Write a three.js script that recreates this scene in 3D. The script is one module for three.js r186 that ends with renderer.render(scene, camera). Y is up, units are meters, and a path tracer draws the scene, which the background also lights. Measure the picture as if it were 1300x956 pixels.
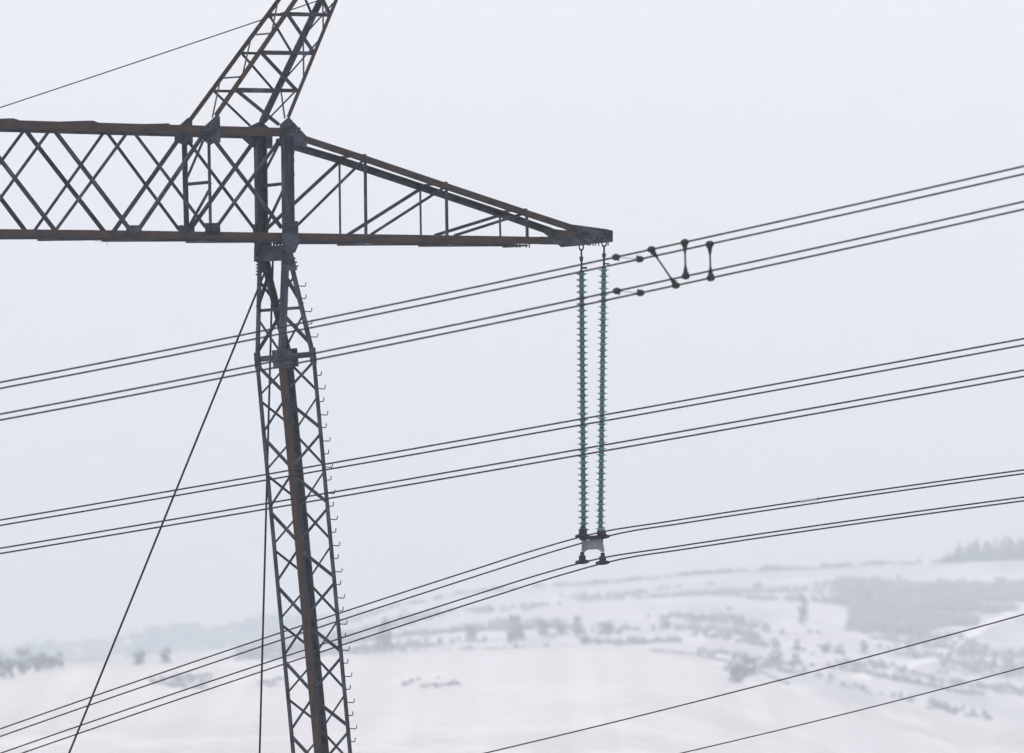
import * as THREE from 'three';
import { mergeGeometries } from 'three/addons/utils/BufferGeometryUtils.js';

// ───────────────────────── camera, sky, sun, exposure ─────────────────────────
const IMG_W = 1300, IMG_H = 956, F = 15400, EYE = 16, HORIZON = 1500;
const PITCH = Math.atan((HORIZON - IMG_H / 2) / F);
const scene = new THREE.Scene();
const camera = new THREE.PerspectiveCamera(THREE.MathUtils.radToDeg(2 * Math.atan(IMG_H / 2 / F)), IMG_W / IMG_H, 1, 20000);
camera.position.set(0, EYE, 0);
camera.rotation.set(PITCH, 0, 0);
camera.updateMatrixWorld(true);
camera.focus = 281; camera.userData.fStop = 3.2;
scene.add(camera);

const renderer = new THREE.WebGLRenderer({ antialias: true });
renderer.setSize(1024, 753);
renderer.toneMapping = THREE.LinearToneMapping;
renderer.toneMappingExposure = 1.2;
renderer.shadowMap.enabled = true;

function overcastSky() {                       // even winter overcast, a little brighter overhead
  const w = 512, h = 256, d = new Float32Array(w * h * 4);
  for (let j = 0; j < h; j++) {
    const el = (j + 0.5) / h * Math.PI - Math.PI / 2;
    for (let i = 0; i < w; i++) {
      const a = (i + 0.5) / w * 2 * Math.PI, s = Math.max(0, Math.sin(el));
      const cl = 1 + 0.03 * Math.sin(3 * a + 5 * el) * Math.cos(el) + 0.02 * Math.sin(7 * a - 9 * el + 1.3) * Math.cos(el);
      const L = 0.80 * (1 + 2 * s) * cl, k = (j * w + i) * 4;
      d[k] = L * 1.0; d[k + 1] = L * 0.958; d[k + 2] = L * 1.005; d[k + 3] = 1;
    }
  }
  const t = new THREE.DataTexture(d, w, h, THREE.RGBAFormat, THREE.FloatType);
  t.mapping = THREE.EquirectangularReflectionMapping;
  t.magFilter = t.minFilter = THREE.LinearFilter; t.wrapS = THREE.RepeatWrapping; t.needsUpdate = true;
  return t;
}
const sky = overcastSky();
scene.background = sky; scene.environment = sky;

const sun = new THREE.DirectionalLight(0xfff4e8, 0.6);
sun.position.set(-160, 220, -60); sun.target.position.set(0, 20, -280);
sun.castShadow = true; sun.shadow.radius = 30; sun.shadow.mapSize.set(2048, 2048);
Object.assign(sun.shadow.camera, { left: -60, right: 60, top: 60, bottom: -60, near: 1, far: 900 });
scene.add(sun, sun.target);
scene.fog = new THREE.FogExp2(new THREE.Color().setRGB(0.85, 0.945, 1.0), 0.00017);

// ───────────────────────── helpers ─────────────────────────
let seed = 20240117;
function rnd() { seed |= 0; seed = seed + 0x6D2B79F5 | 0; let t = Math.imul(seed ^ seed >>> 15, 1 | seed); t = t + Math.imul(t ^ t >>> 7, 61 | t) ^ t; return ((t ^ t >>> 14) >>> 0) / 4294967296; }
const rr = (a, b) => a + (b - a) * rnd();
const V = (x, y, z) => new THREE.Vector3(x, y, z);
function hash2(i, j) { let n = Math.imul(i, 374761393) + Math.imul(j, 668265263) | 0; n = Math.imul(n ^ n >>> 13, 1274126177); return ((n ^ n >>> 16) >>> 0) / 4294967296; }
function vnoise(x, y) {
  const i = Math.floor(x), j = Math.floor(y), f = x - i, g = y - j, u = f * f * (3 - 2 * f), v = g * g * (3 - 2 * g);
  return (hash2(i, j) * (1 - u) + hash2(i + 1, j) * u) * (1 - v) + (hash2(i, j + 1) * (1 - u) + hash2(i + 1, j + 1) * u) * v;
}
function fbm(x, y, o = 4) { let s = 0, a = 0.5; for (let k = 0; k < o; k++) { s += a * vnoise(x, y); x = x * 2.03 + 17.1; y = y * 2.03 + 5.7; a *= 0.5; } return s / (1 - Math.pow(0.5, o)); }
const smooth = (a, b, x) => { const t = Math.min(1, Math.max(0, (x - a) / (b - a))); return t * t * (3 - 2 * t); };
function curve(pts) { return x => { if (x <= pts[0][0]) return pts[0][1]; for (let i = 1; i < pts.length; i++) if (x <= pts[i][0]) { const [a, b] = [pts[i - 1], pts[i]]; const t = (x - a[0]) / (b[0] - a[0]); return a[1] + (b[1] - a[1]) * (0.35 * t + 0.65 * t * t * (3 - 2 * t)); } return pts[pts.length - 1][1]; }; }

const CAM = camera.position.clone();
function ray(px, py) { return V((px - IMG_W / 2) / F, -(py - IMG_H / 2) / F, -1).applyAxisAngle(V(1, 0, 0), PITCH); }
function project(p) { const q = p.clone().sub(CAM).applyAxisAngle(V(1, 0, 0), -PITCH); return [IMG_W / 2 - q.x / q.z * F, IMG_H / 2 + q.y / q.z * F]; }

// the tower's own axes: U along the crossarm, W along the line
const TH = THREE.MathUtils.degToRad(38);
const U = V(Math.cos(TH), 0, -Math.sin(TH)), W = V(Math.sin(TH), 0, Math.cos(TH)), UP = V(0, 1, 0);
const O = CAM.clone().add(ray(752, 300).multiplyScalar(280));
function hitPlane(px, py, n, c) { const d = ray(px, py); return CAM.clone().add(d.multiplyScalar((c - CAM.clone().sub(O).dot(n)) / d.dot(n))); }
const hit = (px, py, w) => hitPlane(px, py, W, w);
const hitU = (px, py, u) => hitPlane(px, py, U, u);
const uOf = p => p.clone().sub(O).dot(U), wOf = p => p.clone().sub(O).dot(W);
const at = (u, y, w) => O.clone().addScaledVector(U, u).addScaledVector(W, w).setY(y);
const WN = 0.53, WF = -0.53;

const taken = {};
function numbered(n) { taken[n] = (taken[n] ?? -1) + 1; return taken[n] ? `${n}_${String(taken[n]).padStart(3, '0')}` : n; }
function tag(o, label, category, group, kind) { Object.assign(o.userData, { label, category }); if (group) o.userData.group = group; if (kind) o.userData.kind = kind; return o; }
function thing(name, base, label, category, group) { const g = new THREE.Group(); g.name = numbered(name); g.position.copy(base); tag(g, label, category, group); scene.add(g); g.updateMatrixWorld(true); return g; }
function part(name, geo, mat, parent) {            // geometry given in world coordinates, stored relative to its parent
  const m = new THREE.Mesh(geo, mat); m.name = name; m.castShadow = m.receiveShadow = true;
  if (parent) { const p = parent.userData.origin ?? parent.position; geo.translate(-p.x, -p.y, -p.z); m.userData.origin = p.clone(); parent.add(m); } else scene.add(m);
  return m;
}

// an open or closed profile swept from p to q
function prism(profile, p, q, A, B) {
  const pos = [], uv = [], L = p.distanceTo(q), n = profile.length;
  const P = (e, k) => e.clone().addScaledVector(A, profile[k][0]).addScaledVector(B, profile[k][1]);
  let per = 0; const off = rnd() * 3;
  const push = (v, a, b) => { pos.push(v.x, v.y, v.z); uv.push(a, b); };
  for (let k = 0; k < n; k++) {
    const k2 = (k + 1) % n, len = Math.hypot(profile[k2][0] - profile[k][0], profile[k2][1] - profile[k][1]);
    const a = P(p, k), b = P(p, k2), c = P(q, k2), d = P(q, k);
    push(a, off, per); push(b, off, per + len); push(c, off + L, per + len); push(a, off, per); push(c, off + L, per + len); push(d, off + L, per); per += len;
  }
  const tri = THREE.ShapeUtils.triangulateShape(profile.map(r => new THREE.Vector2(...r)), []);
  for (const t of tri) { for (const k of t) push(P(p, k), profile[k][0], profile[k][1]); for (const k of [t[0], t[2], t[1]]) push(P(q, k), profile[k][0], profile[k][1]); }
  const g = new THREE.BufferGeometry();
  g.setAttribute('position', new THREE.Float32BufferAttribute(pos, 3)); g.setAttribute('uv', new THREE.Float32BufferAttribute(uv, 2));
  // face normals outward: check the winding against the profile's signed area
  g.computeVertexNormals(); return g;
}
const angleProfile = (s, t, s2 = s) => [[-s / 2, 0], [s / 2, 0], [s / 2, t], [-s / 2 + t, t], [-s / 2 + t, s2], [-s / 2, s2]];
const boxProfile = (a, b) => [[-a / 2, -b / 2], [a / 2, -b / 2], [a / 2, b / 2], [-a / 2, b / 2]];
const channelProfile = (a, b, t) => [[-a / 2, 0], [a / 2, 0], [a / 2, b], [a / 2 - t, b], [a / 2 - t, t], [-a / 2 + t, t], [-a / 2 + t, b], [-a / 2, b]];
function cross3(d, n) { return V().crossVectors(d, n).normalize(); }
// rolled angle between two points lying against a plane with inward normal n
function angleBar(p, q, s, n, off = 0, flip = 1, t = 0.012, s2 = s * 0.7) {
  const d = q.clone().sub(p).normalize(), B = n.clone().addScaledVector(d, -n.dot(d)).normalize(), A = cross3(d, B).multiplyScalar(flip);
  const o = B.clone().multiplyScalar(off);
  return prism(angleProfile(s * 0.9, t, s2), p.clone().add(o), q.clone().add(o), A, B);
}
function boxBar(p, q, a, b, n) { const d = q.clone().sub(p).normalize(), B = n.clone().addScaledVector(d, -n.dot(d)).normalize(); return prism(boxProfile(a, b), p, q, cross3(d, B), B); }
function plate(pts, n, t) {                        // flat plate, pts a loop of world points, thickness t along n
  const c = pts[0], e1 = pts[1].clone().sub(c).normalize(), e2 = cross3(n, e1);
  return prism(pts.map(v => [v.clone().sub(c).dot(e1), v.clone().sub(c).dot(e2)]), c, c.clone().addScaledVector(n, t), e1, e2);
}
function tube(pts, r, seg, rad = 7) { return new THREE.TubeGeometry(new THREE.CatmullRomCurve3(pts), seg, r, rad, false); }
function rod(p, q, r, rad = 8, r2 = r) { const g = new THREE.CylinderGeometry(r2, r, p.distanceTo(q), rad, 1); g.applyQuaternion(new THREE.Quaternion().setFromUnitVectors(UP, q.clone().sub(p).normalize())); g.translate((p.x + q.x) / 2, (p.y + q.y) / 2, (p.z + q.z) / 2); return g; }
const merge = list => mergeGeometries(list.map(g => g.index ? g.toNonIndexed() : g));

// ───────────────────────── materials ─────────────────────────
function surface(fn, n = 256, rep = 1) {
  const d = new Uint8Array(n * n * 4);
  for (let j = 0; j < n; j++) for (let i = 0; i < n; i++) { const c = fn(i / n, j / n); for (let k = 0; k < 3; k++) d[(j * n + i) * 4 + k] = Math.max(0, Math.min(255, c[k] * 255)); d[(j * n + i) * 4 + 3] = 255; }
  const t = new THREE.DataTexture(d, n, n); t.wrapS = t.wrapT = THREE.RepeatWrapping; t.magFilter = THREE.LinearFilter; t.minFilter = THREE.LinearMipmapLinearFilter; t.generateMipmaps = true;
  t.colorSpace = THREE.SRGBColorSpace; t.repeat.set(rep, rep); t.needsUpdate = true; return t;
}
const mix = (a, b, t) => a.map((v, k) => v + (b[k] - v) * t);
const wrap = (fn, k) => (x, y) => { const a = fn(x * k, y * k), b = fn((x - 1) * k, y * k), c = fn(x * k, (y - 1) * k), e = fn((x - 1) * k, (y - 1) * k); return (a * (1 - x) + b * x) * (1 - y) + (c * (1 - x) + e * x) * y; };
function steelSkin(base, alt, stain, amount, s) {
  const n1 = wrap((x, y) => fbm(x + s, y * 3 + s, 4), 6), n2 = wrap((x, y) => fbm(x * 2 + s + 40, y * 6 + 9, 4), 7), n3 = wrap((x, y) => vnoise(x + s, y), 60);
  return surface((x, y) => { let c = mix(base, alt, smooth(0.35, 0.65, n1(x, y))); c = mix(c, stain, amount * smooth(0.5, 0.66, n2(x, y))); const g = 0.9 + 0.2 * n3(x, y); return c.map(v => v * g); }, 256, 0.5);
}
const M = {
  steel: new THREE.MeshPhysicalMaterial({ map: steelSkin([0.185, 0.23, 0.285], [0.095, 0.122, 0.162], [0.14, 0.112, 0.105], 0.6, 3), roughness: 0.75, metalness: 0.05, specularIntensity: 0.4 }),
  rust: new THREE.MeshPhysicalMaterial({ map: steelSkin([0.23, 0.19, 0.182], [0.185, 0.16, 0.16], [0.15, 0.157, 0.18], 0.8, 23), roughness: 0.9, metalness: 0.0, specularIntensity: 0.25 }),
  bolt: new THREE.MeshPhysicalMaterial({ color: 0x15181d, roughness: 0.8, metalness: 0.0, specularIntensity: 0.4 }),
  wire: new THREE.MeshPhysicalMaterial({ color: 0x141519, roughness: 0.8, metalness: 0.0, specularIntensity: 0.4 }),
  guy: new THREE.MeshPhysicalMaterial({ color: 0x0e1014, roughness: 0.85, metalness: 0.0, specularIntensity: 0.3 }),
  fitting: new THREE.MeshPhysicalMaterial({ color: 0x181c21, roughness: 0.75, metalness: 0.0, specularIntensity: 0.4 }),
  zinc: new THREE.MeshStandardMaterial({ color: 0x8d939b, roughness: 0.5, metalness: 0.5 }),
  yoke: new THREE.MeshPhysicalMaterial({ map: steelSkin([0.42, 0.43, 0.47], [0.36, 0.38, 0.42], [0.33, 0.28, 0.26], 0.5, 31), roughness: 0.7, metalness: 0.1, specularIntensity: 0.5 }),
  glass: new THREE.MeshPhysicalMaterial({ color: 0x548a89, roughness: 0.15, transmission: 0.45, thickness: 0, ior: 1.5 }),
  glass2: new THREE.MeshPhysicalMaterial({ color: 0x60918c, roughness: 0.25, transmission: 0.45, thickness: 0, ior: 1.5 }),
  cap: new THREE.MeshPhysicalMaterial({ color: 0x34504f, roughness: 0.6, metalness: 0.0, specularIntensity: 0.5 }),
  bark: new THREE.MeshStandardMaterial({ color: new THREE.Color().setRGB(0.05, 0.047, 0.05), roughness: 1 }),
  twig: new THREE.MeshStandardMaterial({ color: new THREE.Color().setRGB(0.135, 0.165, 0.19), roughness: 1, side: THREE.DoubleSide }),
  scrub: new THREE.MeshStandardMaterial({ color: new THREE.Color().setRGB(0.285, 0.31, 0.33), roughness: 1, side: THREE.DoubleSide }),
};

// ───────────────────────── terrain ─────────────────────────
const foreCrest = curve([[-500, 885], [-100, 862], [40, 852], [120, 846], [340, 839], [440, 833], [600, 826], [740, 821], [810, 823], [880, 838], [960, 862], [1020, 885], [1150, 930], [1300, 975], [1800, 1040]]);
const ridge = curve([[-600, 872], [0, 856], [200, 838], [350, 818], [440, 792], [520, 768], [600, 753], [700, 745], [950, 727], [1150, 717], [1300, 712], [1900, 695]]);
const hillFoot = curve([[-600, 885], [300, 850], [900, 850], [1000, 872], [1300, 930], [1800, 960]]);
const farHill = curve([[-700, 855], [0, 831], [100, 817], [250, 800], [350, 790], [440, 781], [560, 776], [700, 800], [900, 850]]), D_FAR = 12500;
const D_CREST = 4400, D_FOOT = 4730, D_RIDGE = 7900;
const yToH = (y, d) => EYE + d * (HORIZON - y) / F;
function terrain(X, Z) {
  const d = -Z, px = IMG_W / 2 + F * X / Math.max(d, 2000);
  const n = fbm(X / 290 + 50, d / 290, 3) - 0.5, n2 = fbm(X / 62 + 9, d / 110, 3) - 0.5;
  const plain = (EYE - 1.65) * (1 - smooth(10, 235, Math.hypot(X * 0.6, d))) + 1.6 * n * smooth(400, 900, d);
  if (d < 1500) return plain;
  const hc = yToH(foreCrest(px), D_CREST);
  let fore = d < D_CREST ? hc * Math.pow(Math.max(0, (d - 1800) / (D_CREST - 1800)), 1.05) : hc - (d - D_CREST) * 0.05 - 26 * smooth(0, 350, d - D_CREST);
  fore += 1.1 * n * smooth(2200, 2900, d);
  const k = Math.max(0, Math.min(1, (d - D_FOOT) / (D_RIDGE - D_FOOT)));
  let main;
  if (d < D_FOOT) main = yToH(hillFoot(px), D_FOOT) - (D_FOOT - d) * 0.13;
  else if (d <= D_RIDGE) { main = yToH(hillFoot(px) + (ridge(px) - hillFoot(px)) * Math.pow(k, 0.85), d) + (11 * n + 2.6 * n2) * smooth(0, 0.15, k) * smooth(1, 0.8, k); }
  else main = Math.max(yToH(ridge(px), D_RIDGE) - (d - D_RIDGE) * 0.12, yToH(farHill(px), D_FAR) - Math.abs(d - D_FAR) * 0.1);
  const e = 6, mx = Math.max(fore, main), mn = Math.min(fore, main);
  return Math.max(plain, mx + e * Math.log(1 + Math.exp((mn - mx) / e)) * smooth(2900, 4000, d));
}
{
  const xs = [], zs = [];
  for (let i = -280; i <= 280; i++) { const t = i / 280; xs.push(570 * t + 3800 * Math.pow(t, 5)); }
  for (let z = 600; z > -3300; z -= 30) zs.push(z);
  for (let z = -3300; z > -5060; z -= 9) zs.push(z);
  for (let z = -5060; z > -8140; z -= 15) zs.push(z);
  for (let z = -8140; z > -11500; z -= 80) zs.push(z);
  for (let z = -11500; z >= -13400; z -= 25) zs.push(z);
  const pos = [], col = [], uv = [], idx = [];
  const snow = [0.43, 0.415, 0.42], stubble = [0.365, 0.34, 0.34], scrubby = [0.30, 0.305, 0.315], ice = [0.48, 0.47, 0.47];
  for (const z of zs) for (const x of xs) {
    pos.push(x, terrain(x, z), z); uv.push(x / 60, z / 60);
    const d = -z;
    let c = mix(snow, stubble, 0.6 * smooth(0.42, 0.62, fbm(x / 100 + 3, d / 200 + 8, 4)));
    if (d > 4570) c = mix(c, scrubby, 0.75 * smooth(0.45, 0.6, fbm(x / 57 + 70, d / 165, 4)));
    c = mix(c, ice, 0.7 * smooth(0.55, 0.7, fbm(x / 26 + 31, d / 66 + 12, 3)));
    col.push(...c);
  }
  const nx = xs.length;
  for (let j = 0; j + 1 < zs.length; j++) for (let i = 0; i + 1 < nx; i++) { const a = j * nx + i, b = a + 1, c = a + nx, e = c + 1; idx.push(a, b, c, b, e, c); }
  const g = new THREE.BufferGeometry();
  g.setAttribute('position', new THREE.Float32BufferAttribute(pos, 3)); g.setAttribute('color', new THREE.Float32BufferAttribute(col, 3)); g.setAttribute('uv', new THREE.Float32BufferAttribute(uv, 2));
  g.setIndex(idx); g.computeVertexNormals();
  const grain = wrap((x, y) => fbm(x, y, 5), 14);
  const m = new THREE.Mesh(g, new THREE.MeshStandardMaterial({ vertexColors: true, roughness: 0.95, map: surface((x, y) => { const v = 0.86 + 0.16 * smooth(0.3, 0.6, grain(x, y)); return [v, v, v]; }, 256) }));
  m.name = 'snowy_ground'; m.userData.kind = 'structure'; m.userData.label = 'snow covered rolling fields and hillside'; m.receiveShadow = m.castShadow = true; scene.add(m);
}
function groundAt(px, py, near = 3300) {           // where the line of sight meets the land
  const r = ray(px, py);
  for (let d = near; d < 13000; d += 4) { const k = d / -r.z, x = r.x * k; if (terrain(x, -d) >= EYE + r.y * k) return V(x, terrain(x, -d), -d); }
  return null;
}

// ───────────────────────── transmission tower ─────────────────────────
const axTop = hit(362.2, 455, 0), axLow = hit(400.2, 867, 0), axDir = axLow.clone().sub(axTop).normalize();
const mastBase = axTop.clone().addScaledVector(axDir, (axTop.y - 0.1) / -axDir.y);
const tower = thing('transmission_tower', mastBase, 'guyed lattice steel pylon with long crossarm, slanting horn and leaning mast', 'pylon');
const N_IN = W.clone().negate(), F_IN = W.clone();
const wOfFace = f => f === 'N' ? WN : WF, inOf = f => f === 'N' ? N_IN : F_IN;
function bar(name, f, a, b, px, mat, off = 0.02, flip = 1) { return part(name, angleBar(hit(...a, wOfFace(f)), hit(...b, wOfFace(f)), px / 55, inOf(f), off, flip), mat, tower); }
function chord(f, pts, h, depth, mat, flip) {      // broken line of heavy angle
  for (let i = 0; i + 1 < pts.length; i++) part('chord', angleBar(hit(...pts[i], wOfFace(f)), hit(...pts[i + 1], wOfFace(f)), h / 55, inOf(f), -0.004, flip, 0.018, depth), mat, tower);
}
function crossBar(name, a, fa, b, fb, px, mat, n = U) { return part(name, angleBar(hit(...a, wOfFace(fa)), hit(...b, wOfFace(fb)), px / 55, n, 0, 1), mat, tower); }

// beam chords
const duPanel = uOf(hit(169, 160, WN)) - uOf(hit(69, 160, WN));
chord('N', [[-40, 156.2], [117, 160.8], [270, 165], [376, 168]], 11.5, 0.16, M.rust, 1);
chord('F', [[-76, 160], [81, 164.4], [234, 168.6], [340, 171.5]], 11.5, 0.16, M.steel, 1);
chord('N', [[-40, 295.3], [130, 297], [310, 299.6], [374, 300.6], [600, 304], [690, 305.4]], 10.5, 0.17, M.rust, -1);
chord('F', [[-76, 297.8], [94, 299.4], [274, 302], [338, 303], [564, 306], [654, 307.2]], 10.5, 0.17, M.steel, -1);
// lattice of the beam, one cross per panel
const sM = M.steel, dM = M.steel;
for (const [a, b, px, fl, m] of [
  [[-28, 163], [72, 293], 5, 1, dM], [[69, 163], [168, 293], 5, 1, dM], [[170, 166], [262, 288], 3.6, 1, sM], [[271, 174], [359, 289], 4.6, 1, sM],
  [[-28, 293], [68, 161], 3.6, -1, sM], [[72, 293], [168, 162], 3.6, -1, sM], [[177, 293], [258, 174], 5, -1, sM], [[277, 288], [355, 180], 4, -1, sM]])
  bar('diagonal_brace', 'N', a, b, px, m, fl > 0 ? 0.02 : 0.036, fl);
for (const [a, b, px, fl, m] of [
  [[-66, 166], [31, 294], 5, 1, dM], [[31, 166], [131, 295], 5, 1, dM], [[134, 168], [226, 292], 3.6, 1, dM], [[238, 180], [321, 290], 3.6, 1, sM],
  [[-66, 294], [29, 165], 3.6, -1, sM], [[41, 294], [130, 168], 3.4, -1, dM], [[142, 294], [223, 179], 5, -1, sM], [[242, 288], [317, 184], 4.8, -1, sM]])
  bar('diagonal_brace', 'F', a, b, px, m, fl > 0 ? 0.02 : 0.036, fl);
bar('vertical_brace', 'N', [266.5, 178], [268.6, 288], 3.4, sM); bar('vertical_brace', 'F', [232, 178], [235, 292], 6, dM);
// diaphragms that tie the two faces together
crossBar('cross_brace', [257, 180], 'N', [238, 224], 'F', 5, dM); crossBar('cross_brace', [235, 234], 'F', [267, 231], 'N', 4.2, dM); crossBar('cross_brace', [266, 240], 'N', [239, 289], 'F', 5.5, dM);
crossBar('cross_brace', [353, 184], 'N', [334, 222], 'F', 5, dM); crossBar('cross_brace', [332, 236], 'F', [360, 233], 'N', 4.2, dM); crossBar('cross_brace', [358, 244], 'N', [335, 293], 'F', 5.5, dM);
// cantilever
chord('N', [[386, 175.5], [464, 201], [567, 236], [666.6, 269.3], [730, 290]], 8, 0.12, M.rust, 1);
chord('F', [[350, 180], [420, 200.5], [533, 238], [634.6, 272], [697, 294]], 9, 0.13, M.steel, 1);
for (const [x, t, b] of [[465.5, 202, 303], [568.5, 238, 304], [670.5, 271, 305]]) bar('vertical_brace', 'N', [x - 1, t], [x, b], 5.2, sM, 0.022, -1);
for (const [x, t, b] of [[430.5, 205, 304], [533, 241, 304], [634, 275, 305]]) bar('vertical_brace', 'F', [x - 0.5, t], [x + 0.5, b], 3.2, sM, 0.022, -1);
for (const [a, b] of [[[463, 203], [374, 291]], [[565, 238], [472, 298]], [[666, 271], [578, 299]]]) bar('diagonal_brace', 'N', a, b, 4, sM, 0.04, -1);
for (const [a, b] of [[[428, 206], [334, 293]], [[530, 241], [440, 298]], [[631, 274], [550, 299]]]) bar('diagonal_brace', 'F', a, b, 4.2, sM, 0.04, 1);
for (const [a, b] of [[[429, 200], [464, 197]], [[532, 236], [567, 232]], [[634, 269], [668, 266]]]) part('top_strut', boxBar(hit(...a, WF), hit(...b, WN), 0.06, 0.05, UP), sM, tower);
// plan bracing: flat zigzags over the top chord and under the bottom chord
function zig(nodes, dy) { for (let i = 0; i + 1 < nodes.length; i++) { const [a, fa] = nodes[i], [b, fb] = nodes[i + 1]; part('plan_brace', boxBar(hit(...a, wOfFace(fa)).setY(hit(...a, wOfFace(fa)).y + dy), hit(...b, wOfFace(fb)).setY(hit(...b, wOfFace(fb)).y + dy), 0.1, 0.035, UP), i % 2 ? M.rust : dM, tower); } }
zig([[[-66, 155], 'F'], [[15, 151.5], 'N'], [[31, 157], 'F'], [[116, 154.5], 'N'], [[131, 160], 'F'], [[215, 158], 'N']], 0.005);
zig([[[-66, 303.5], 'F'], [[69, 302.5], 'N'], [[50, 305], 'F'], [[168, 303.5], 'N'], [[131, 306], 'F'], [[262, 305.5], 'N'], [[238, 307.5], 'F'], [[352, 307], 'N']], 0);
zig([[[347, 309], 'F'], [[460, 309], 'N'], [[430, 311], 'F'], [[566, 310.3], 'N'], [[533, 312.3], 'F'], [[668, 311.6], 'N'], [[640, 313.5], 'F']], 0);

// gusset plates
function gusset(f, poly, out, mat = M.steel, name = 'gusset_plate') { const w = wOfFace(f), n = f === 'N' ? W : N_IN; return part(name, plate(poly.map(p => hit(...p, w).addScaledVector(n, out)), n, 0.014), mat, tower); }
const boltGeos = [];
function bolts(f, pts, out, r = 0.021) { const w = wOfFace(f), n = f === 'N' ? W : N_IN; for (const p of pts) { const c = hit(...p, w).addScaledVector(n, out); boltGeos.push(rod(c, c.clone().addScaledVector(n, 0.03), r, 6)); } }
const grid = (x0, y0, nx, ny, dx, dy) => { const o = []; for (let i = 0; i < nx; i++) for (let j = 0; j < ny; j++) o.push([x0 + i * dx, y0 + j * dy]); return o; };
gusset('N', [[256.5, 163], [274, 146.4], [278.5, 147.5], [279.5, 181], [271, 181.5], [267, 184], [262, 181.5], [257.5, 178]], 0.006, M.steel); bolts('N', [...grid(260, 168, 3, 3, 6, 4.4), [266, 179], [270, 158], [273, 153]], 0.02);
gusset('F', [[225, 161], [237.7, 149.6], [243, 152], [244, 182], [236, 185], [221, 180], [221, 172]], -0.03, M.steel);
gusset('F', [[304.6, 174], [315, 161], [329.7, 153.8], [340.6, 162], [345, 172], [345, 189], [319, 187]], -0.03, M.steel);
gusset('N', [[355, 158], [366, 148.5], [389.3, 173.6], [389, 187], [354, 184.5]], 0.006, M.steel); bolts('N', [...grid(358, 178, 3, 2, 4, 4.2), ...grid(361, 163, 4, 2, 6, 5), [368, 154]], 0.02);
gusset('N', [[260, 283], [279, 283], [279, 301], [260, 301]], 0.006, M.steel); bolts('N', grid(263, 286, 4, 4, 4.2, 3.8), 0.02);
gusset('F', [[226, 286], [246, 286], [246, 302], [226, 302]], -0.03, M.steel);
gusset('N', [[161, 286], [178, 286], [181, 299], [158, 299]], 0.006, M.steel);
// posts over the mast and the hinge blocks under them
const postN = [hit(362.8, 172, WN), hit(364.6, 318, WN)], postF = [hit(328.3, 168, WF), hit(330.6, 322, WF)];
const chan = (p, q, n, a, b, mat, name) => part(name, prism(channelProfile(a, b, 0.03), p, q, cross3(q.clone().sub(p).normalize(), n), n), mat, tower);
chan(postN[0].clone().addScaledVector(W, 0.012), postN[1].clone().addScaledVector(W, 0.012), W, 0.3, 0.09, M.steel, 'post'); chan(postF[0], postF[1], W, 0.29, 0.12, M.steel, 'post');
gusset('N', [[355, 281], [374.5, 281], [375, 311], [370.5, 321.5], [359.5, 321.5], [354, 302]], 0.108, M.steel, 'hinge_plate'); bolts('N', grid(357.5, 284, 5, 2, 3.5, 4), 0.12);
gusset('F', [[319, 285], [333, 285], [342, 300], [341, 327], [323, 325], [321, 306]], -0.05, M.steel, 'hinge_plate');
const headN = hit(364.6, 319, WN), headF = hit(331.5, 321.5, WF);
part('head_beam', boxBar(headF.clone().addScaledVector(W, -0.12).setY(headF.y - 0.02), headN.clone().addScaledVector(W, -0.05).setY(headN.y - 0.03), 0.22, 0.33, UP), M.steel, tower);
for (let i = 0; i < 5; i++) { const c = headF.clone().lerp(headN, 0.25 + i * 0.12); boltGeos.push(rod(c.clone().setY(c.y + 0.14), c.clone().setY(c.y + 0.22), 0.03, 6)); }

// mast: square lattice below, folding to the two hinges above
const HALF = 0.49, axis = y => { const t = (y - 455) / (867 - 455); return axTop.clone().lerp(axLow, t); };
const Um = U.clone().addScaledVector(axDir, -U.dot(axDir)).normalize();
const CORNER = { left: [-1, -1], right: [1, 1], near: [-1, 1], far: [1, -1] };
const yPxEnd = 455 + (867 - 455) * axTop.distanceTo(mastBase) / axTop.distanceTo(axLow);
const taper = y => y > yPxEnd - 260 ? 1 - 0.75 * (y - (yPxEnd - 260)) / 260 : 1;
const corner = (k, y) => { const [a, b] = CORNER[k], h = HALF * taper(y); return axis(y).addScaledVector(Um, a * h).addScaledVector(W, b * h); };
const headOf = { left: headF, far: headF, near: headN, right: headN };
const headShift = { left: -0.1, far: 0.08, near: -0.06, right: 0.12 };
const topOf = k => headOf[k].clone().addScaledVector(U, headShift[k]).setY(headOf[k].y - 0.05);
const upper = (k, y) => topOf(k).lerp(corner(k, 455), (y - 322) / (455 - 322));
const legMat = { left: M.steel, right: M.steel, near: M.rust, far: M.steel };
function legGeo(p, q, k, s) { // angle whose heel points outward from the mast
  const [a, b] = CORNER[k], d = q.clone().sub(p).normalize(), A = U.clone().multiplyScalar(-a).addScaledVector(d, a * U.dot(d)).normalize(), B = W.clone().multiplyScalar(-b);
  return prism([[0, 0], [s, 0], [s, 0.014], [0.014, 0.014], [0.014, s], [0, s]], p, q, A, B);
}
for (const k of Object.keys(CORNER)) {
  part('mast_leg', legGeo(topOf(k), corner(k, 455), k, k === 'left' ? 0.12 : 0.13), M.steel, tower);
  part('mast_leg', legGeo(corner(k, 452), corner(k, yPxEnd - 260), k, k === 'near' || k === 'far' ? 0.125 : 0.105), legMat[k], tower);
  part('mast_leg', legGeo(corner(k, yPxEnd - 260), corner(k, yPxEnd), k, 0.105), legMat[k], tower);
}
const faceN = { 'left-near': Um, 'near-right': N_IN, 'left-far': W, 'far-right': Um.clone().negate() };
const lowGeos = [];
const PITCHY = 47.3, kEnd = Math.floor((yPxEnd - 455) / PITCHY);
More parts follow.
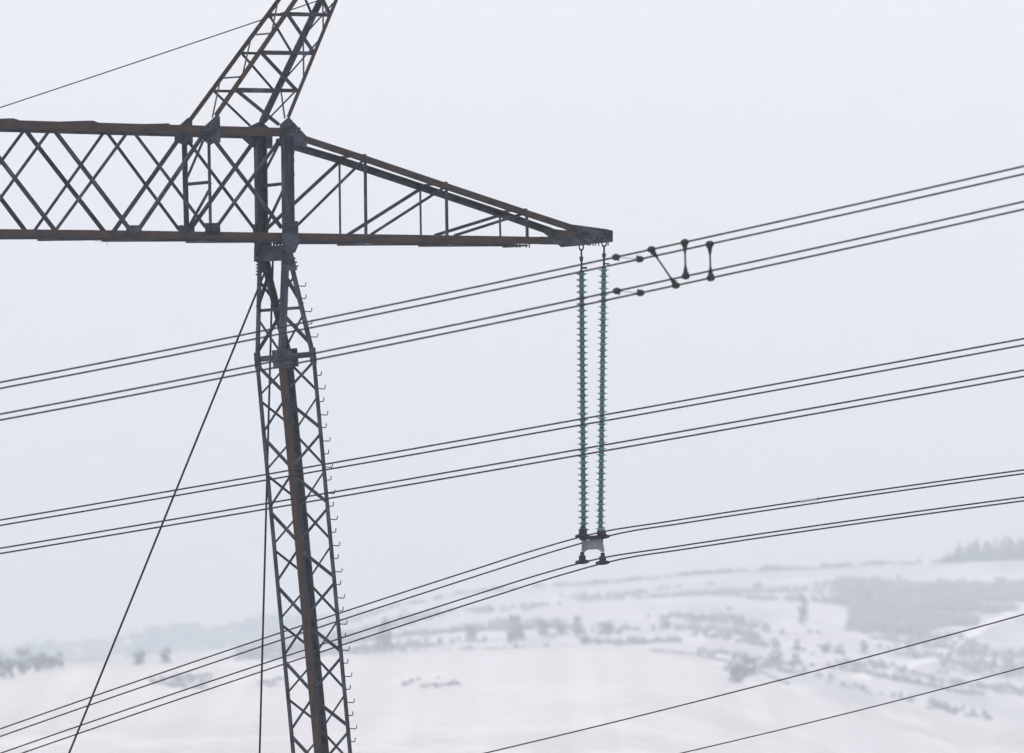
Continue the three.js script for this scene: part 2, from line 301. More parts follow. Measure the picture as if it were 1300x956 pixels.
for (const fc of Object.keys(faceN)) {
  const [a, b] = fc.split('-'), nearFace = a === 'near' || b === 'near', even = fc === 'left-near' ? 'left' : fc === 'near-right' ? 'right' : 'far', odd = even === a ? b : a;
  for (let k = 0; k < kEnd; k++) {
    const y0 = 455 + PITCHY * k + (k ? 2.5 : 5), y1 = 455 + PITCHY * (k + 1) - 2.5;
    const p = corner(k % 2 ? odd : even, y0), q = corner(k % 2 ? even : odd, y1);
    const g = angleBar(p, q, (nearFace ? 3.9 : 2.8) / 55, faceN[fc], 0.016, k % 2 ? 1 : -1, 0.01);
    if (y0 < 1010) part('mast_brace', g, M.steel, tower); else lowGeos.push(g);
  }
  // above the collar
  for (const [ka, ya, kb, yb, s] of (fc === 'left-near' ? [['left', 400, 'near', 450, 4.2]] : fc === 'near-right' ? [['near', 346, 'right', 388, 4.4], ['near', 397, 'right', 441, 4.4]] : fc === 'left-far' ? [['far', 345, 'left', 388, 4.2], ['left', 352, 'far', 386, 3], ['far', 400, 'left', 446, 4.2]] : [['right', 348, 'far', 388, 3.4], ['right', 398, 'far', 441, 3.4]]))
    part('mast_brace', angleBar(upper(ka, ya), upper(kb, yb), s / 55, faceN[fc], 0.016, 1, 0.01), M.steel, tower);
  part('mast_strut', angleBar(upper(a, 392), upper(b, 392), 4.2 / 55, faceN[fc], 0.03, 1, 0.01), M.steel, tower);
  part('mast_strut', angleBar(corner(a, 453), corner(b, 453), 8 / 55, faceN[fc], 0.03, 1, 0.012), M.steel, tower);
}
part('lower_bracing', merge(lowGeos), M.steel, tower).userData.kind = 'stuff';
for (const k of Object.keys(CORNER)) {             // collar plates at the fold of the mast, and the skirts below the head
  const [a, b] = CORNER[k], d = axDir, c = corner(k, 455);
  const s = k === 'near' || k === 'far' ? 0.30 : 0.17, hh = k === 'near' || k === 'far' ? 0.21 : 0.19;
  for (const [e, n] of [[Um.clone().multiplyScalar(-a), W.clone().multiplyScalar(b)], [W.clone().multiplyScalar(-b), Um.clone().multiplyScalar(a)]]) {
    const o = c.clone().addScaledVector(n, 0.003);
    part('collar_plate', plate([o.clone().addScaledVector(d, -hh), o.clone().addScaledVector(d, -hh).addScaledVector(e, s), o.clone().addScaledVector(d, hh).addScaledVector(e, s), o.clone().addScaledVector(d, hh)], n, 0.014), M.steel, tower);
    for (let i = 0; i < 4; i++) { const p = o.clone().addScaledVector(d, -hh + 0.06 + i * (hh - 0.06) * 0.66).addScaledVector(e, 0.05); boltGeos.push(rod(p, p.clone().addScaledVector(n, 0.045), 0.018, 6)); }
  }
}
gusset('N', [[356.5, 320], [371, 320], [377, 343], [357, 344]], 0.004, M.steel, 'skirt_plate'); gusset('F', [[326, 324], [340, 324], [345, 345], [327, 347]], -0.03, M.steel, 'skirt_plate');
bolts('N', [[373, 328], [375, 333], [376.5, 338], [360, 326], [360, 333], [360, 340]], 0.016);
for (let i = 0; i < 5; i++) { const p = upper('left', 330 + i * 4); boltGeos.push(rod(p, p.clone().addScaledVector(U, -0.035), 0.016, 6)); }
part('foundation', new THREE.CylinderGeometry(0.55, 0.75, 0.5, 20).translate(mastBase.x, mastBase.y - 0.12, mastBase.z), M.zinc, tower);

// climbing pegs on the right leg and on the post above
function peg(p, dir, len) { part('step_bolt', tube([p, p.clone().addScaledVector(dir, len * 0.55), p.clone().addScaledVector(dir, len * 0.9), p.clone().addScaledVector(dir, len).setY(p.y + 0.055), p.clone().addScaledVector(dir, len * 1.02).setY(p.y + 0.09)], 0.0115, 8, 6), M.bolt, tower); }
let pi = 0;
for (let y = 364; y < 950; y += 16.6, pi++) { if (y > 440 && y < 466) continue; peg(y < 455 ? upper('right', y) : corner('right', y), pi % 2 ? W : U, pi % 2 ? 0.15 : 0.19); }
for (const [y, k] of [[195, 0], [207, 1], [224, 0], [243, 1], [260, 0]]) peg(hit(369, y, WN), k ? W : U, k ? 0.12 : 0.1);

// horn for the earth wire
const APEX = hit(508, -195, 0);
function hornLeg(f, a, b, px, mat) { const p = hit(...a, wOfFace(f)), q = hit(...b, wOfFace(f)), d = q.clone().sub(p); part('horn_leg', angleBar(p, p.clone().addScaledVector(d, 1.9), px / 55, inOf(f), 0, f === 'N' ? 1 : -1), mat, tower); }
hornLeg('N', [274, 147], [375, 0], 7, M.rust); hornLeg('F', [240, 153], [352.7, 0], 5, M.rust); hornLeg('F', [331, 155], [405.5, 0], 7.5, M.steel); hornLeg('N', [366, 149], [427, 0], 5.5, M.rust);
for (const [a, b] of [[[301, 113.5], [380, 115]], [[333, 66], [400, 67.5]], [[366, 17.3], [420, 18.8]], [[396, -28], [437, -27]]]) bar('horn_strut', 'N', a, b, 5, M.steel, 0.016);
for (const [a, b] of [[[269, 115.6], [348, 116.5]], [[304, 67.5], [372, 68.5]], [[341, 18.5], [396, 19.5]]]) bar('horn_strut', 'F', a, b, 3.6, M.steel, 0.016);
for (const [a, b] of [[[303, 115], [356, 158]], [[335, 68], [378, 114]], [[368, 19], [400, 66]], [[401, -24], [420, 17]]]) bar('horn_brace', 'N', a, b, 4.2, M.steel, 0.032);
for (const [a, b] of [[[271, 117], [316, 160]], [[306, 69], [345, 114]], [[340, 19], [368, 66]], [[376, -24], [394, 18]]]) bar('horn_brace', 'F', a, b, 2.8, M.steel, 0.032);
for (const [a, fa, b, fb] of [[[280, 99], 'F', [308, 97], 'N'], [[320, 44], 'F', [345, 42], 'N'], [[269, 149], 'N', [279, 101], 'F'], [[307, 97], 'N', [318.5, 46], 'F'], [[344, 43], 'N', [352, 2], 'F'],
  [[335, 156], 'F', [376, 114], 'N'], [[361, 150], 'N', [355, 106], 'F'], [[363, 98], 'F', [406, 49], 'N'], [[385, 100], 'N', [384.5, 47], 'F'], [[387, 43], 'F', [425, 1], 'N'], [[410, 42], 'N', [409, -8], 'F']])
  crossBar('horn_brace', a, fa, b, fb, 1.9, M.steel, U.clone().addScaledVector(UP, -0.4).normalize());

// tip of the crossarm
chord('N', [[686, 305.4], [750, 306]], 11, 0.2, M.steel, -1);
gusset('N', [[725.4, 285.1], [768.6, 291], [776.6, 293], [776.6, 307.3], [746.6, 310.3], [725, 290]], 0.03, M.steel, 'tip_plate');
bolts('N', [[728, 289.5], [732, 293], [736, 292], [738.6, 295.4], [742.5, 294.3], [745.6, 297.6], [749, 302.7], [756, 302.7], [763, 302.7], [766.4, 297.3], [773.7, 297.3], [770.5, 302.7], [760, 305.3], [753, 306]], 0.044, 0.024);
gusset('F', [[689, 289], [732, 295], [741, 297], [741, 311.5], [711, 314], [689, 296]], -0.05, M.steel, 'tip_plate');
part('tip_strut', boxBar(hit(704, 296.5, WF), hit(740, 295.5, WN), 0.1, 0.14, UP), M.rust, tower);
part('tip_strut', boxBar(hit(738, 308, WF), hit(770, 303.5, WN), 0.16, 0.1, UP), M.steel, tower);
for (const x of [656, 660, 668, 672, 746, 749.5, 753, 756, 760, 772]) { const p = hit(x, x > 740 ? 306.5 : 309, WN - 0.04); boltGeos.push(rod(p, p.clone().setY(p.y - 0.1), 0.017, 6)); }
part('bolts', merge(boltGeos), M.bolt, tower).userData.kind = 'stuff';

// the rest of the tower beyond the frame: beam to the second mast
{
  const gs = [], uL = uOf(hit(-36, 160, WN)), uEnd = -30.5, yT = hit(-36, 156.2, WN).y, yB = hit(-36, 295.4, WN).y;
  const nP = 8, du = (uEnd - uL) / nP;
  for (const [w, n] of [[WN, N_IN], [WF, F_IN]]) {
    gs.push(angleBar(at(uL, yT, w), at(uEnd, yT, w), 0.21, n, -0.004, -1, 0.018, 0.16), angleBar(at(uL, yB, w), at(uEnd, yB, w), 0.19, n, -0.004, 1, 0.018, 0.17));
    for (let i = 0; i < nP; i++) { const a = uL + du * i, b = a + du; gs.push(angleBar(at(a, yT, w), at(b, yB, w), 0.085, n, 0.02, 1), angleBar(at(a, yB, w), at(b, yT, w), 0.07, n, 0.04, -1)); }
  }
  const u2 = -29.4, b2 = at(-35.5, 0, 0);
  for (const [a, b] of Object.values(CORNER)) gs.push(boxBar(b2.clone().addScaledVector(U, a * 0.15).addScaledVector(W, b * 0.15), at(u2 - 1 + a * 0.45, yB - 3, b * 0.49), 0.1, 0.1, W), boxBar(at(u2 - 1 + a * 0.45, yB - 3, b * 0.49), at(u2 + a * 0.08, yB, b * WN), 0.1, 0.1, W));
  part('beam_and_second_mast', merge(gs), M.steel, tower);
}

// ───────────────────────── guy wires ─────────────────────────
function guy(a, aw, b, h, label) {
  const p = hit(...a, aw), n = V().crossVectors(h, UP).normalize(), q = hitPlane(...b, n, p.clone().sub(O).dot(n)), d = q.clone().sub(p).normalize();
  let t = 5; while (t < 120) { const e = p.clone().addScaledVector(d, t); if (e.y < terrain(e.x, e.z) - 0.3) break; t += 0.1; }
  const g = part(numbered('guy_wire'), rod(p, p.clone().addScaledVector(d, t), 0.024, 10), M.guy); tag(g, label, 'guy wire', 'guy wires staying the mast'); return p.clone().addScaledVector(d, t);
}
guy([336, 346], -0.45, [124, 867], W.clone().negate(), 'black stay wire running down at a slant away from the mast head');
guy([346.5, 327], -0.3, [332, 867], W.clone().multiplyScalar(-0.82).addScaledVector(U, 0.572).normalize(), 'black stay wire hanging almost upright behind the lattice mast');

// ───────────────────────── insulator strings ─────────────────────────
const capG = new THREE.LatheGeometry([[0, 0.078], [0.04, 0.077], [0.052, 0.062], [0.058, 0.03], [0.06, 0.002], [0.02, -0.002]].map(p => new THREE.Vector2(...p)), 14);
const shellG = new THREE.LatheGeometry([[0.058, 0.014], [0.09, 0.008], [0.122, 0.0], [0.136, -0.007], [0.137, -0.014], [0.128, -0.015], [0.098, -0.010], [0.094, -0.026], [0.086, -0.026], [0.082, -0.012], [0.07, -0.012], [0.066, -0.055], [0.05, -0.06], [0.045, -0.012], [0.02, -0.01]].map(p => new THREE.Vector2(...p)), 24);
const pinG = new THREE.CylinderGeometry(0.024, 0.02, 0.075, 8).translate(0, -0.04, 0);
function stringOf(top, bottom, yFirst, label) {
  const dir = bottom.clone().sub(top).normalize();
  const g = thing('insulator_string', top, label, 'insulator', 'pair of insulator strings under the crossarm tip');
  g.quaternion.setFromUnitVectors(V(0, -1, 0), dir);
  const L = top.distanceTo(bottom), add = (name, geo, mat, y) => { const m = new THREE.Mesh(geo, mat); m.name = name; m.position.y = y; m.castShadow = m.receiveShadow = true; g.add(m); return m; };
  const first = yFirst / 55;
  add('shackle', new THREE.TorusGeometry(0.05, 0.016, 6, 14).scale(1, 1.4, 1), M.fitting, -0.02);
  add('link', new THREE.CapsuleGeometry(0.022, 0.16, 4, 8), M.rust, -0.17); add('turnbuckle', new THREE.CylinderGeometry(0.05, 0.038, 0.1, 10), M.fitting, -0.3);
  add('link', new THREE.CapsuleGeometry(0.024, first - 0.42, 4, 8), M.fitting, -0.3 - (first - 0.36) / 2);
  add('arcing_ring', new THREE.TorusGeometry(0.045, 0.02, 6, 12).rotateX(Math.PI / 2).translate(0.07, 0, 0), M.fitting, -first + 0.13);
  const n = 43, step = (L - first - 0.06) / (n - 1);
  for (let i = 0; i < n; i++) { const d = add('disc', shellG, i % 5 === 2 || i % 7 === 3 ? M.glass2 : M.glass, -first - i * step); d.rotation.set(rr(-0.03, 0.03), rnd() * 6, rr(-0.03, 0.03)); const c = new THREE.Mesh(capG, M.cap); c.name = 'cap'; c.castShadow = true; d.add(c); const pn = new THREE.Mesh(pinG, M.fitting); pn.name = 'pin'; d.add(pn); }
  add('socket', new THREE.CylinderGeometry(0.045, 0.06, 0.16, 10), M.fitting, -L - 0.01);
}
const sT = { r: hit(767, 308, 0.42), l: hit(738, 312.5, -0.38) }, sB = { r: hitPlane(762.3, 674, W, 0.06), l: hitPlane(741, 675, W, -0.06) };
stringOf(sT.r, sB.r, 34, 'long string of teal glass discs hung from the bolted grey tip plate');
stringOf(sT.l, sB.l, 35, 'long string of teal glass discs nearer the mast, behind the bolted tip plate');

// ───────────────────────── conductors ─────────────────────────
function fit(samples, u) { // parabola y(w) in the upright plane at offset u through the sampled sight lines
  const S = samples.map(([x, y]) => { const p = hitU(x, y, u); return [wOf(p), p.y]; });
  let m = [[0, 0, 0], [0, 0, 0], [0, 0, 0]], r = [0, 0, 0];
  for (const [w, y] of S) { const b = [1, w, w * w]; for (let i = 0; i < 3; i++) { r[i] += b[i] * y; for (let j = 0; j < 3; j++) m[i][j] += b[i] * b[j]; } }
  const M3 = new THREE.Matrix3().set(...m.flat()).invert(), c = V(...r).applyMatrix3(M3);
  return { y: w => c.x + c.y * w + c.z * w * w, w0: S[0][0], w1: S[S.length - 1][0] };
}
const PHASE = 18.9, R_WIRE = 0.0175;
const mean4 = (x, a, b, c, d) => [x, (a + b + c + d) / 4];
const fitA = fit([mean4(0, 484.9, 491.9, 527, 534), mean4(120, 462.3, 469, 504.5, 511), mean4(480, 391.1, 397.7, 433, 439.4), mean4(600, 366.5, 373.3, 408.5, 415.4), mean4(1200, 235.3, 242.2, 279.6, 286.3), mean4(1300, 212.3, 219.2, 257.7, 264.4)], -2 * PHASE);
const fitB = fit([mean4(0, 659.2, 667.4, 696.5, 703.5), mean4(120, 639, 647, 676, 683.5), mean4(480, 576.6, 585.3, 614.8, 622.9), mean4(620, 552, 560.7, 590.5, 598.5), mean4(900, 502, 511, 541.6, 550), mean4(1200, 447, 456.7, 487.8, 496.6), mean4(1300, 429, 438.5, 469.7, 478.7)], -PHASE);
const clampMid = hitU(752, 696.5, 0);
const fitCL = fit([[752, 696.5], [752, 696.5], [752, 696.5], [676, 720], [600, 744.1], [436, 797.5], [360, 823], [224, 868]], 0);
const fitCR = fit([[752, 696.5], [752, 696.5], [752, 696.5], [794, 687.5], [960, 664], [1200, 629.7], [1300, 615.3]], 0);
const wireAt = (fn, u, dy, w) => at(u, fn(w) + dy, w);
function wire(fn, u, dy, w0, w1, label, group) {
  const pts = []; for (let i = 0; i <= 60; i++) pts.push(wireAt(fn, u, dy, w0 + (w1 - w0) * i / 60));
  return tag(part(numbered('conductor'), tube(pts, R_WIRE, 240, 8), M.wire), label, 'power cable', group);
}
const spanA = fitA.w1 - fitA.w0, spanB = fitB.w1 - fitB.w0;
for (const [du, dy, say] of [[-0.3, 0.3, 'upper conductor of the spacer bundle where the slanting spacer starts'], [0.3, 0.3, 'upper conductor of the spacer bundle holding the upright spacer farther from the crossarm'], [-0.3, -0.3, 'lower conductor of the spacer bundle holding the upright spacer beside the slanting one'], [0.3, -0.3, 'lower conductor of the spacer bundle where the slanting spacer ends']]) {
  wire(fitA.y, -2 * PHASE + du, dy * 1.02, fitA.w0 - spanA * 0.25, fitA.w1 + spanA * 0.12, say, 'bundle with spacers');
  wire(fitB.y, -PHASE + du * 1.15, dy * 1.03, fitB.w0 - spanB * 0.25, fitB.w1 + spanB * 0.12, `dark ${dy > 0 ? 'upper' : 'lower'} conductor of the four-wire bundle crossing halfway down the insulator strings`, 'bundle crossing the insulator strings');
  wire(w => w < 0 ? fitCL.y(w) + (clampMid.y - fitCL.y(0)) : fitCR.y(w) + (clampMid.y - fitCR.y(0)), du, dy, -95, 45, `dark conductor in the ${dy > 0 ? 'upper' : 'lower'} yoke clamp on the side ${du < 0 ? 'towards' : 'away from'} the mast`, 'bundle held by the yoke plate');
}
// thinner lines: the earth wire behind the horn, two of a neighbouring line
{
  const mk = (px, plane, r, name, label, w0, w1, group) => { const f = fit(px, plane); const pts = []; for (let i = 0; i <= 40; i++) pts.push(wireAt(f.y, plane, 0, f.w0 + w0 + (f.w1 + w1 - f.w0 - w0) * i / 40)); return tag(part(numbered(name), tube(pts, r, 120, 7), M.wire), label, 'power cable', group); };
  const m = mk([[0, 136.8], [150, 86], [335, 25.5], [392, 4]], -4.5, 0.014, 'earth_wire', 'thin earth wire rising to the slanting horn from behind', -25, 4);
  mk([[650, 948], [812, 909], [975, 867], [1137, 825], [1300, 780]], 14, 0.017, 'neighbour_wire', 'single thin wire slanting low across the snowy hillside', -30, 12, 'thin wires of a neighbouring line');
  mk([[900, 948], [1062, 909], [1225, 867], [1262, 857.3], [1300, 847]], 14.5, 0.015, 'neighbour_wire', 'short visible run of thin wire lowest on the snowy slope', -40, 12, 'thin wires of a neighbouring line');
}
// sleeve on the bundle held by the yoke
function wAtPx(fn, u, dy, px, lo, hi) { for (let i = 0; i < 50; i++) { const m = (lo + hi) / 2; if (project(wireAt(fn, u, dy, m))[0] < px) lo = m; else hi = m; } return (lo + hi) / 2; }
{ const fn = w => fitCR.y(w) + clampMid.y - fitCR.y(0), a = wAtPx(fn, -0.3, 0.3, 1017, 0, 45), b = wAtPx(fn, -0.3, 0.3, 1038, 0, 45);
  tag(part('joint_sleeve', rod(wireAt(fn, -0.3, 0.3, a), wireAt(fn, -0.3, 0.3, b), 0.032, 12), M.zinc), 'pale metal joint sleeve on an upper wire of the clamped bundle', 'sleeve'); }

// ───────────────────────── yoke and clamps ─────────────────────────
{
  const yk = thing('yoke_plate', hitPlane(752, 700, W, 0), 'grey notched yoke plate with dark wire clamps under the insulator strings', 'yoke plate');
  const P = (x, y, w = 0) => hitPlane(x, y, W, w), poly = [[738, 682], [741, 684], [745, 686.5], [752, 684], [759, 683], [762, 682], [764.5, 684], [764.3, 690], [766.3, 699], [765, 701.5], [758.5, 697.3], [745.5, 697.8], [740, 701.5], [738, 700.8], [738.5, 692]];
  part('plate', plate(poly.map(p => P(...p, -0.02)), W, 0.04), M.yoke, yk);
  const rib = part('top_arm', boxBar(P(736, 683.5, 0.045), P(767, 681.5, 0.045), 0.09, 0.03, W), M.fitting, yk);
  for (const [du, dy, sx] of [[-0.3, 0.3, 738], [0.3, 0.3, 766], [-0.3, -0.3, 738], [0.3, -0.3, 766]]) {
    const c = at(du, clampMid.y + dy, 0), g = [];
    const keel = new THREE.SphereGeometry(1, 14, 10).scale(0.055, 0.055, 0.27); keel.applyQuaternion(new THREE.Quaternion().setFromUnitVectors(V(0, 0, 1), W)); keel.translate(c.x, c.y - 0.015, c.z); g.push(keel);
    g.push(boxBar(c.clone().setY(c.y - 0.02), c.clone().setY(c.y + 0.13), 0.13, 0.09, W), boxBar(c.clone().setY(c.y + 0.12), c.clone().setY(c.y + 0.21), 0.07, 0.07, W));
    part('clamp', merge(g), M.fitting, yk);
    if (dy < 0) part('clamp_link', rod(c.clone().setY(c.y + 0.2), P(sx > 750 ? 765.4 : 738.9, 700), 0.024, 8), M.zinc, yk);
  }
  for (const x of [741, 762]) part('clevis', boxBar(P(x, 673), P(x, 684), 0.09, 0.13, W), M.fitting, yk);
}
// ───────────────────────── spacers on the bundle ─────────────────────────
function spacer(x1, c1, x2, c2, label, thin) {
  const p = ([du, dy], x) => { const u = -2 * PHASE + du; return wireAt(fitA.y, u, dy * 1.02, wAtPx(fitA.y, u, dy * 1.02, x, fitA.w0, fitA.w1)); };
  const a = p(c1, x1), b = p(c2, x2), mid = a.clone().lerp(b, 0.5), g = thing('spacer', mid, label, 'spacer', 'spacers between the bundled conductors');
  part('rod', rod(a, b, thin ? 0.009 : 0.017, 8), thin ? M.zinc : M.fitting, g);
  for (const [e, o] of [[a, b], [b, a]]) {
    const d = o.clone().sub(e).normalize();
    const body = new THREE.SphereGeometry(1, 14, 10).scale(0.062, 0.062, 0.1); body.applyQuaternion(new THREE.Quaternion().setFromUnitVectors(V(0, 0, 1), W)); body.translate(e.x, e.y, e.z);
    const ax = V().crossVectors(d, W).normalize(), bc = e.clone().addScaledVector(d, 0.06);
    part('clamp', merge([body, rod(bc.clone().addScaledVector(ax, -0.05), bc.clone().addScaledVector(ax, 0.066), 0.018, 6), rod(e, e.clone().addScaledVector(d, thin ? 0.07 : 0.2), 0.058, 10, 0.02)]), M.fitting, g);
  }
}
const U1 = [-0.3, 0.3], U2 = [0.3, 0.3], L1 = [-0.3, -0.3], L2 = [0.3, -0.3];
spacer(782, U1, 812, U2, 'level spacer rod between the two upper wires of the bundle', true); spacer(783, L1, 813, L2, 'level spacer rod between the two lower wires of the bundle', true);
spacer(827, U1, 858, L2, 'slanting spacer with drop-shaped clamps across the wire bundle'); spacer(869.3, U1, 870.5, L1, 'upright spacer next to the slanting spacer on the wire bundle'); spacer(901, U2, 902.3, L2, 'upright spacer farther from the crossarm on the wire bundle');
{ // dry twigs caught under the beam
  const g = []; for (let i = 0; i < 9; i++) { const p = hit(rr(122, 138), 303, WN - 0.1); g.push(rod(p, p.clone().add(V(rr(-0.18, 0.18), rr(-0.2, 0.02), rr(-0.1, 0.1))), 0.006, 5, 0.003)); }
  tag(part('dry_twigs', merge(g), M.bark), 'few dry twigs caught under the crossarm lattice', 'twigs');
}

// ───────────────────────── trees and scrub ─────────────────────────
function treeForm(shape, nLeaf) {                  // unit tree, 1 m tall, 1 m wide: forked trunk and a crown of twig-sized faces
  const trunk = [rod(V(0, -0.03, 0), V(0.01, 0.4, 0), 0.03, 7, 0.02)], tips = [];
  for (let i = 0; i < 9; i++) { const a = i * 2.4 + rnd(), h = rr(0.12, 0.42), l = rr(0.2, 0.42), p = V(0.005, h, 0), q = V(Math.cos(a) * l * 0.8, h + l * rr(0.5, 1.1), Math.sin(a) * l * 0.8); trunk.push(rod(p, q, 0.012, 5, 0.004)); tips.push(q); }
  const pos = [];
  const clumps = []; for (let i = 0; i < 16; i++) { const a = rnd() * 6.283, y = rr(0.12, 0.92), w = shape(y) * rr(0.3, 0.85); clumps.push([V(Math.cos(a) * w, y, Math.sin(a) * w), rr(0.08, 0.17)]); }
  for (const t of tips) clumps.push([t, rr(0.07, 0.14)]);
  for (let i = 0; i < nLeaf; i++) {
    const [c, r] = clumps[Math.floor(rnd() * clumps.length)], v = V(rr(-1, 1), rr(-1, 1), rr(-1, 1)); if (v.length() > 1) { i--; continue; }
    const p = c.clone().addScaledVector(v, r); if (p.y < 0.02) p.y = 0.03;
    const e1 = V(rr(-1, 1), rr(-0.2, 1), rr(-1, 1)).normalize().multiplyScalar(rr(0.03, 0.065)), e2 = V(rr(-1, 1), rr(-1, 1), rr(-1, 1)).cross(e1).normalize().multiplyScalar(rr(0.008, 0.02));
    const a = p.clone().add(e1).add(e2), b = p.clone().add(e1).sub(e2), cc = p.clone().sub(e1);
    pos.push(a.x, a.y, a.z, b.x, b.y, b.z, cc.x, cc.y, cc.z);
  }
  const g = new THREE.BufferGeometry(); g.setAttribute('position', new THREE.Float32BufferAttribute(pos, 3)); g.computeVertexNormals();
  return { trunk: merge(trunk.map(x => { x.deleteAttribute('uv'); return x; })), crown: g };
}
const round = y => 0.5 * Math.sqrt(Math.max(0.03, 1 - Math.pow((y - 0.52) / 0.5, 2))), cone = y => 0.46 * Math.max(0.05, 1 - y) + 0.04;
const forms = [treeForm(round, 1500), treeForm(round, 1500), treeForm(y => round(y) * (0.8 + 0.3 * Math.sin(y * 9)), 1400), treeForm(cone, 1500)];
function tree(px, py, hpx, wpx, form, label, group, name = 'winter_tree', near = 3300) {
  const p = groundAt(px, py, near); if (!p) return;
  const s = -p.z / F, g = thing(name, p, label, name === 'winter_tree' ? 'tree' : 'bush', group); g.position.y -= 0.15;
  g.scale.set(wpx * s, hpx * s, wpx * s); g.rotation.y = rnd() * 6.28;
  for (const [n, m] of [['trunk', M.bark], ['crown', M.twig]]) { const o = new THREE.Mesh(forms[form][n], m); o.name = n; o.castShadow = o.receiveShadow = true; g.add(o); }
}
for (const [x, y, h, w, f] of [[6, 862, 36, 34, 0], [30, 857, 33, 30, 1], [47, 853, 25, 26, 2], [62, 850, 23, 24, 0], [75, 848, 20, 15, 1]]) tree(x, y, h, w, f, 'bare bushy tree in the misty clump on the field edge', 'clump of trees on the field edge');
tree(177, 845, 24, 24, 0, 'taller of two bare trees on the field crest before the misty wood', 'pair of trees on the field crest'); tree(209, 843, 21, 22, 2, 'shorter of two bare trees on the field crest before the misty wood', 'pair of trees on the field crest');
tree(655, 819, 38, 32, 1, 'largest bushy tree at the foot of the snowy slope', undefined);
for (const [x, y, h, w, f] of [[690, 806, 23, 22, 0], [712, 808, 24, 20, 2], [733, 808, 26, 18, 1], [770, 806, 22, 24, 0], [845, 799, 18, 20, 1], [600, 812, 20, 24, 2], [742, 818, 14, 18, 0]]) tree(x, y, h, w, f, 'small bare tree in the loose row across the snowy slope', 'loose row of slope trees');
tree(488, 829, 44, 34, 3, 'dim pointed tree standing tall in mist behind the snow field', undefined);
for (const [x, y, h, w, f] of [[1019, 794, 40, 20, 3], [962, 747, 10, 14, 0], [1012, 828, 16, 14, 1], [957, 818, 16, 16, 2], [1048, 829, 16, 22, 0], [1066, 832, 14, 20, 1], [985, 845, 20, 24, 2], [935, 868, 34, 32, 0], [952, 862, 26, 24, 1], [1100, 770, 22, 24, 0], [1098, 830, 18, 16, 2], [1010, 846, 16, 22, 1]]) tree(x, y, h, w, f, 'bare shrubby tree among the frosted thickets of the hillside', 'hillside thicket trees', 'winter_tree');

// scrub, hedge and far woods: masses that nobody could count
const bushForm = (() => { const pos = []; for (let i = 0; i < 150; i++) { let v; do v = V(rr(-1, 1), rr(0, 1), rr(-1, 1)); while (v.length() > 1); const p = V(v.x * 0.5, v.y, v.z * 0.5), e1 = V(rr(-1, 1), rr(0, 1), rr(-1, 1)).normalize().multiplyScalar(rr(0.1, 0.2)), e2 = V(rr(-1, 1), rr(-1, 1), rr(-1, 1)).cross(e1).normalize().multiplyScalar(rr(0.03, 0.06)); for (const q of [p.clone().add(e1).add(e2), p.clone().add(e1).sub(e2), p.clone().sub(e1)]) pos.push(q.x, q.y, q.z); } const g = new THREE.BufferGeometry(); g.setAttribute('position', new THREE.Float32BufferAttribute(pos, 3)); g.computeVertexNormals(); return g; })();
function mass(name, geo, mat, spots, label, category) {
  const im = new THREE.InstancedMesh(geo, mat, spots.length), q = new THREE.Quaternion(), m = new THREE.Matrix4();
  spots.forEach(([p, h, w], i) => { q.setFromAxisAngle(UP, rnd() * 6.28); m.compose(p, q, V(w, h, w)); im.setMatrixAt(i, m); });
  im.name = numbered(name); tag(im, label, category, undefined, 'stuff'); im.castShadow = im.receiveShadow = true; scene.add(im);
}
const onHill = (px, d) => { const x = (px - IMG_W / 2) / F * d; return V(x, terrain(x, -d) - 0.1, -d); };
{ // ridge-top trees
  const s = []; for (let i = 0; i < 1300; i++) { const px = rr(380, 1420), d = D_RIDGE + rr(-12, 110), far = smooth(500, 1180, px); s.push([onHill(px, d), rr(2.2, 5.2) * (0.7 + 0.3 * far) * (0.6 + 0.6 * vnoise(px / 18, 3)), rr(3.5, 8)]); }
  mass('ridge_hedge', forms[0].crown, M.twig, s, 'low line of trees along the misty hill crest', 'tree line');
  const w = []; for (let i = 0; i < 420; i++) { const px = rr(1195, 1480), d = D_RIDGE + rr(-16, 100), e = smooth(1190, 1235, px); w.push([onHill(px, d), (4.5 + 10 * e) * rr(0.65, 1.15), rr(4.5, 8)]); }
  mass('crest_wood', forms[3].crown, M.twig, w, 'dark wood standing taller on the misty hill crest', 'wood');
  const l = []; for (let i = 0; i < 1500; i++) { const px = rr(-120, 640), d = D_FAR + rr(-420, 60), g = fbm(px / 40, 7, 3); if (g + 0.6 * rnd() < 0.42) continue; l.push([onHill(px, d), rr(5, 13) * (0.45 + 0.9 * (g - 0.3)) * (0.3 + 0.7 * smooth(620, 440, px)), rr(7, 13)]); }
  mass('misty_wood', forms[1].crown, M.twig, l, 'pale wood almost lost in mist beyond the snow field', 'wood');
}
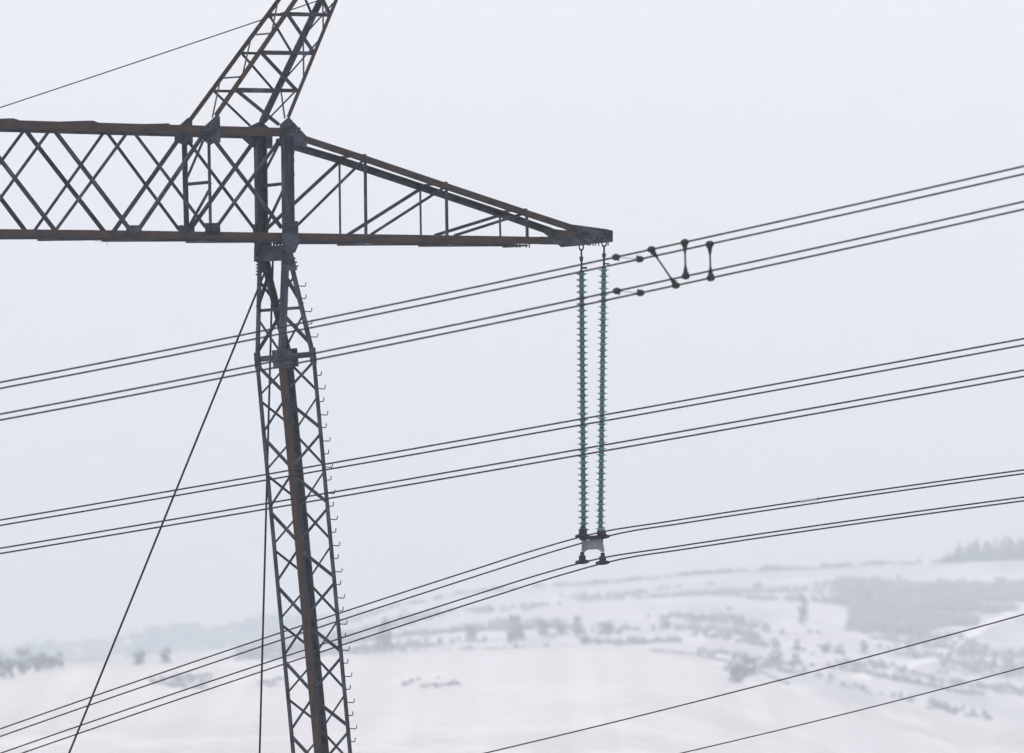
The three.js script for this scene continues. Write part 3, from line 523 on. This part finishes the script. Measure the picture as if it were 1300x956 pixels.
{ // thickets and grass tufts over the main slope
  const s = [], inPatch = (x, y) => x > 1080 && x < 1330 && y > 738 + 0.02 * (1300 - x) && y < 806 - Math.max(0, x - 1180) * 0.26;
  for (let i = 0; i < 16000; i++) { const px = rr(300, 1420), d = rr(4800, 7700), p = onHill(px, d), n = fbm(p.x / 53 + 70, d / 155, 4); if (n < 0.5 + 0.14 * rnd() || d > 7520) continue; s.push([p, rr(0.8, 3.4), rr(1.6, 4.6)]); }
  mass('hillside_scrub', bushForm, M.scrub, s, 'frosted scrub scattered across the far snowy slope', 'scrub');
  const t = []; for (let i = 0; i < 7000; i++) { const px = rr(1020, 1420), d = rr(5000, 7500), p = onHill(px, d), q = project(p), j = 26 * (fbm(p.x / 90 + 4, d / 200, 4) - 0.5), j2 = 90 * (fbm(p.x / 70, d / 180 + 30, 4) - 0.5); if (!inPatch(q[0] + j2, q[1] + j) || fbm(p.x / 60 + 8, d / 150, 3) < 0.4) continue; t.push([p, rr(2.4, 6.5), rr(4, 8)]); }
  mass('thicket', bushForm, M.scrub, t, 'broad grey thicket covering the hollow of the snowy slope', 'thicket');
  const b = []; for (let i = 0; i < 260; i++) { const a = rnd() * 6.28, r = Math.sqrt(rnd()), px = 280 + 90 * r * Math.cos(a), py = 866 + 10 * r * Math.sin(a), p = groundAt(px, py); if (p && fbm(p.x / 14, p.z / 60, 3) > 0.5) b.push([p, rr(0.4, 1.2), rr(1.0, 2.6)]); }
  for (let i = 0; i < 110; i++) { const a = rnd() * 6.28, r = Math.sqrt(rnd()), p = groundAt(545 + 42 * r * Math.cos(a), 868 + 6 * r * Math.sin(a)); if (p && fbm(p.x / 14, p.z / 60, 3) > 0.42) b.push([p, rr(0.4, 1), rr(0.8, 2)]); }
  for (let i = 0; i < 260; i++) { const t = rnd(), p = groundAt(828 + 175 * t, 827 + 5 * t + 38 * t * t); if (p) b.push([p, rr(0.3, 0.9), rr(0.8, 2.2)]); }
  mass('field_scrub', bushForm, M.scrub, b, 'low scrub and dry tufts on the nearer snow field', 'scrub');
}
{ // cart track over the slope
  const line = [[1090, 864], [1150, 847], [1190, 835], [1215, 816], [1240, 801], [1262, 788], [1310, 770]].map(p => groundAt(...p, 4600)).filter(Boolean);
  const c = new THREE.CatmullRomCurve3(line), pos = [], idx = []; const n = 160;
  for (let i = 0; i <= n; i++) { const p = c.getPoint(i / n), t = c.getTangent(i / n), s = V(-t.z, 0, t.x).normalize(); for (const e of [-4, 4]) { const q = p.clone().addScaledVector(s, e); pos.push(q.x, terrain(q.x, q.z) + 0.3, q.z); } if (i) { const k = i * 2; idx.push(k - 2, k - 1, k, k - 1, k + 1, k); } }
  const g = new THREE.BufferGeometry(); g.setAttribute('position', new THREE.Float32BufferAttribute(pos, 3)); g.setIndex(idx); g.computeVertexNormals();
  const m = new THREE.Mesh(g, new THREE.MeshStandardMaterial({ color: new THREE.Color().setRGB(0.52, 0.50, 0.49), roughness: 0.95, side: THREE.DoubleSide })); m.name = 'snow_track'; m.userData.kind = 'structure'; scene.add(m);
}
renderer.render(scene, camera);
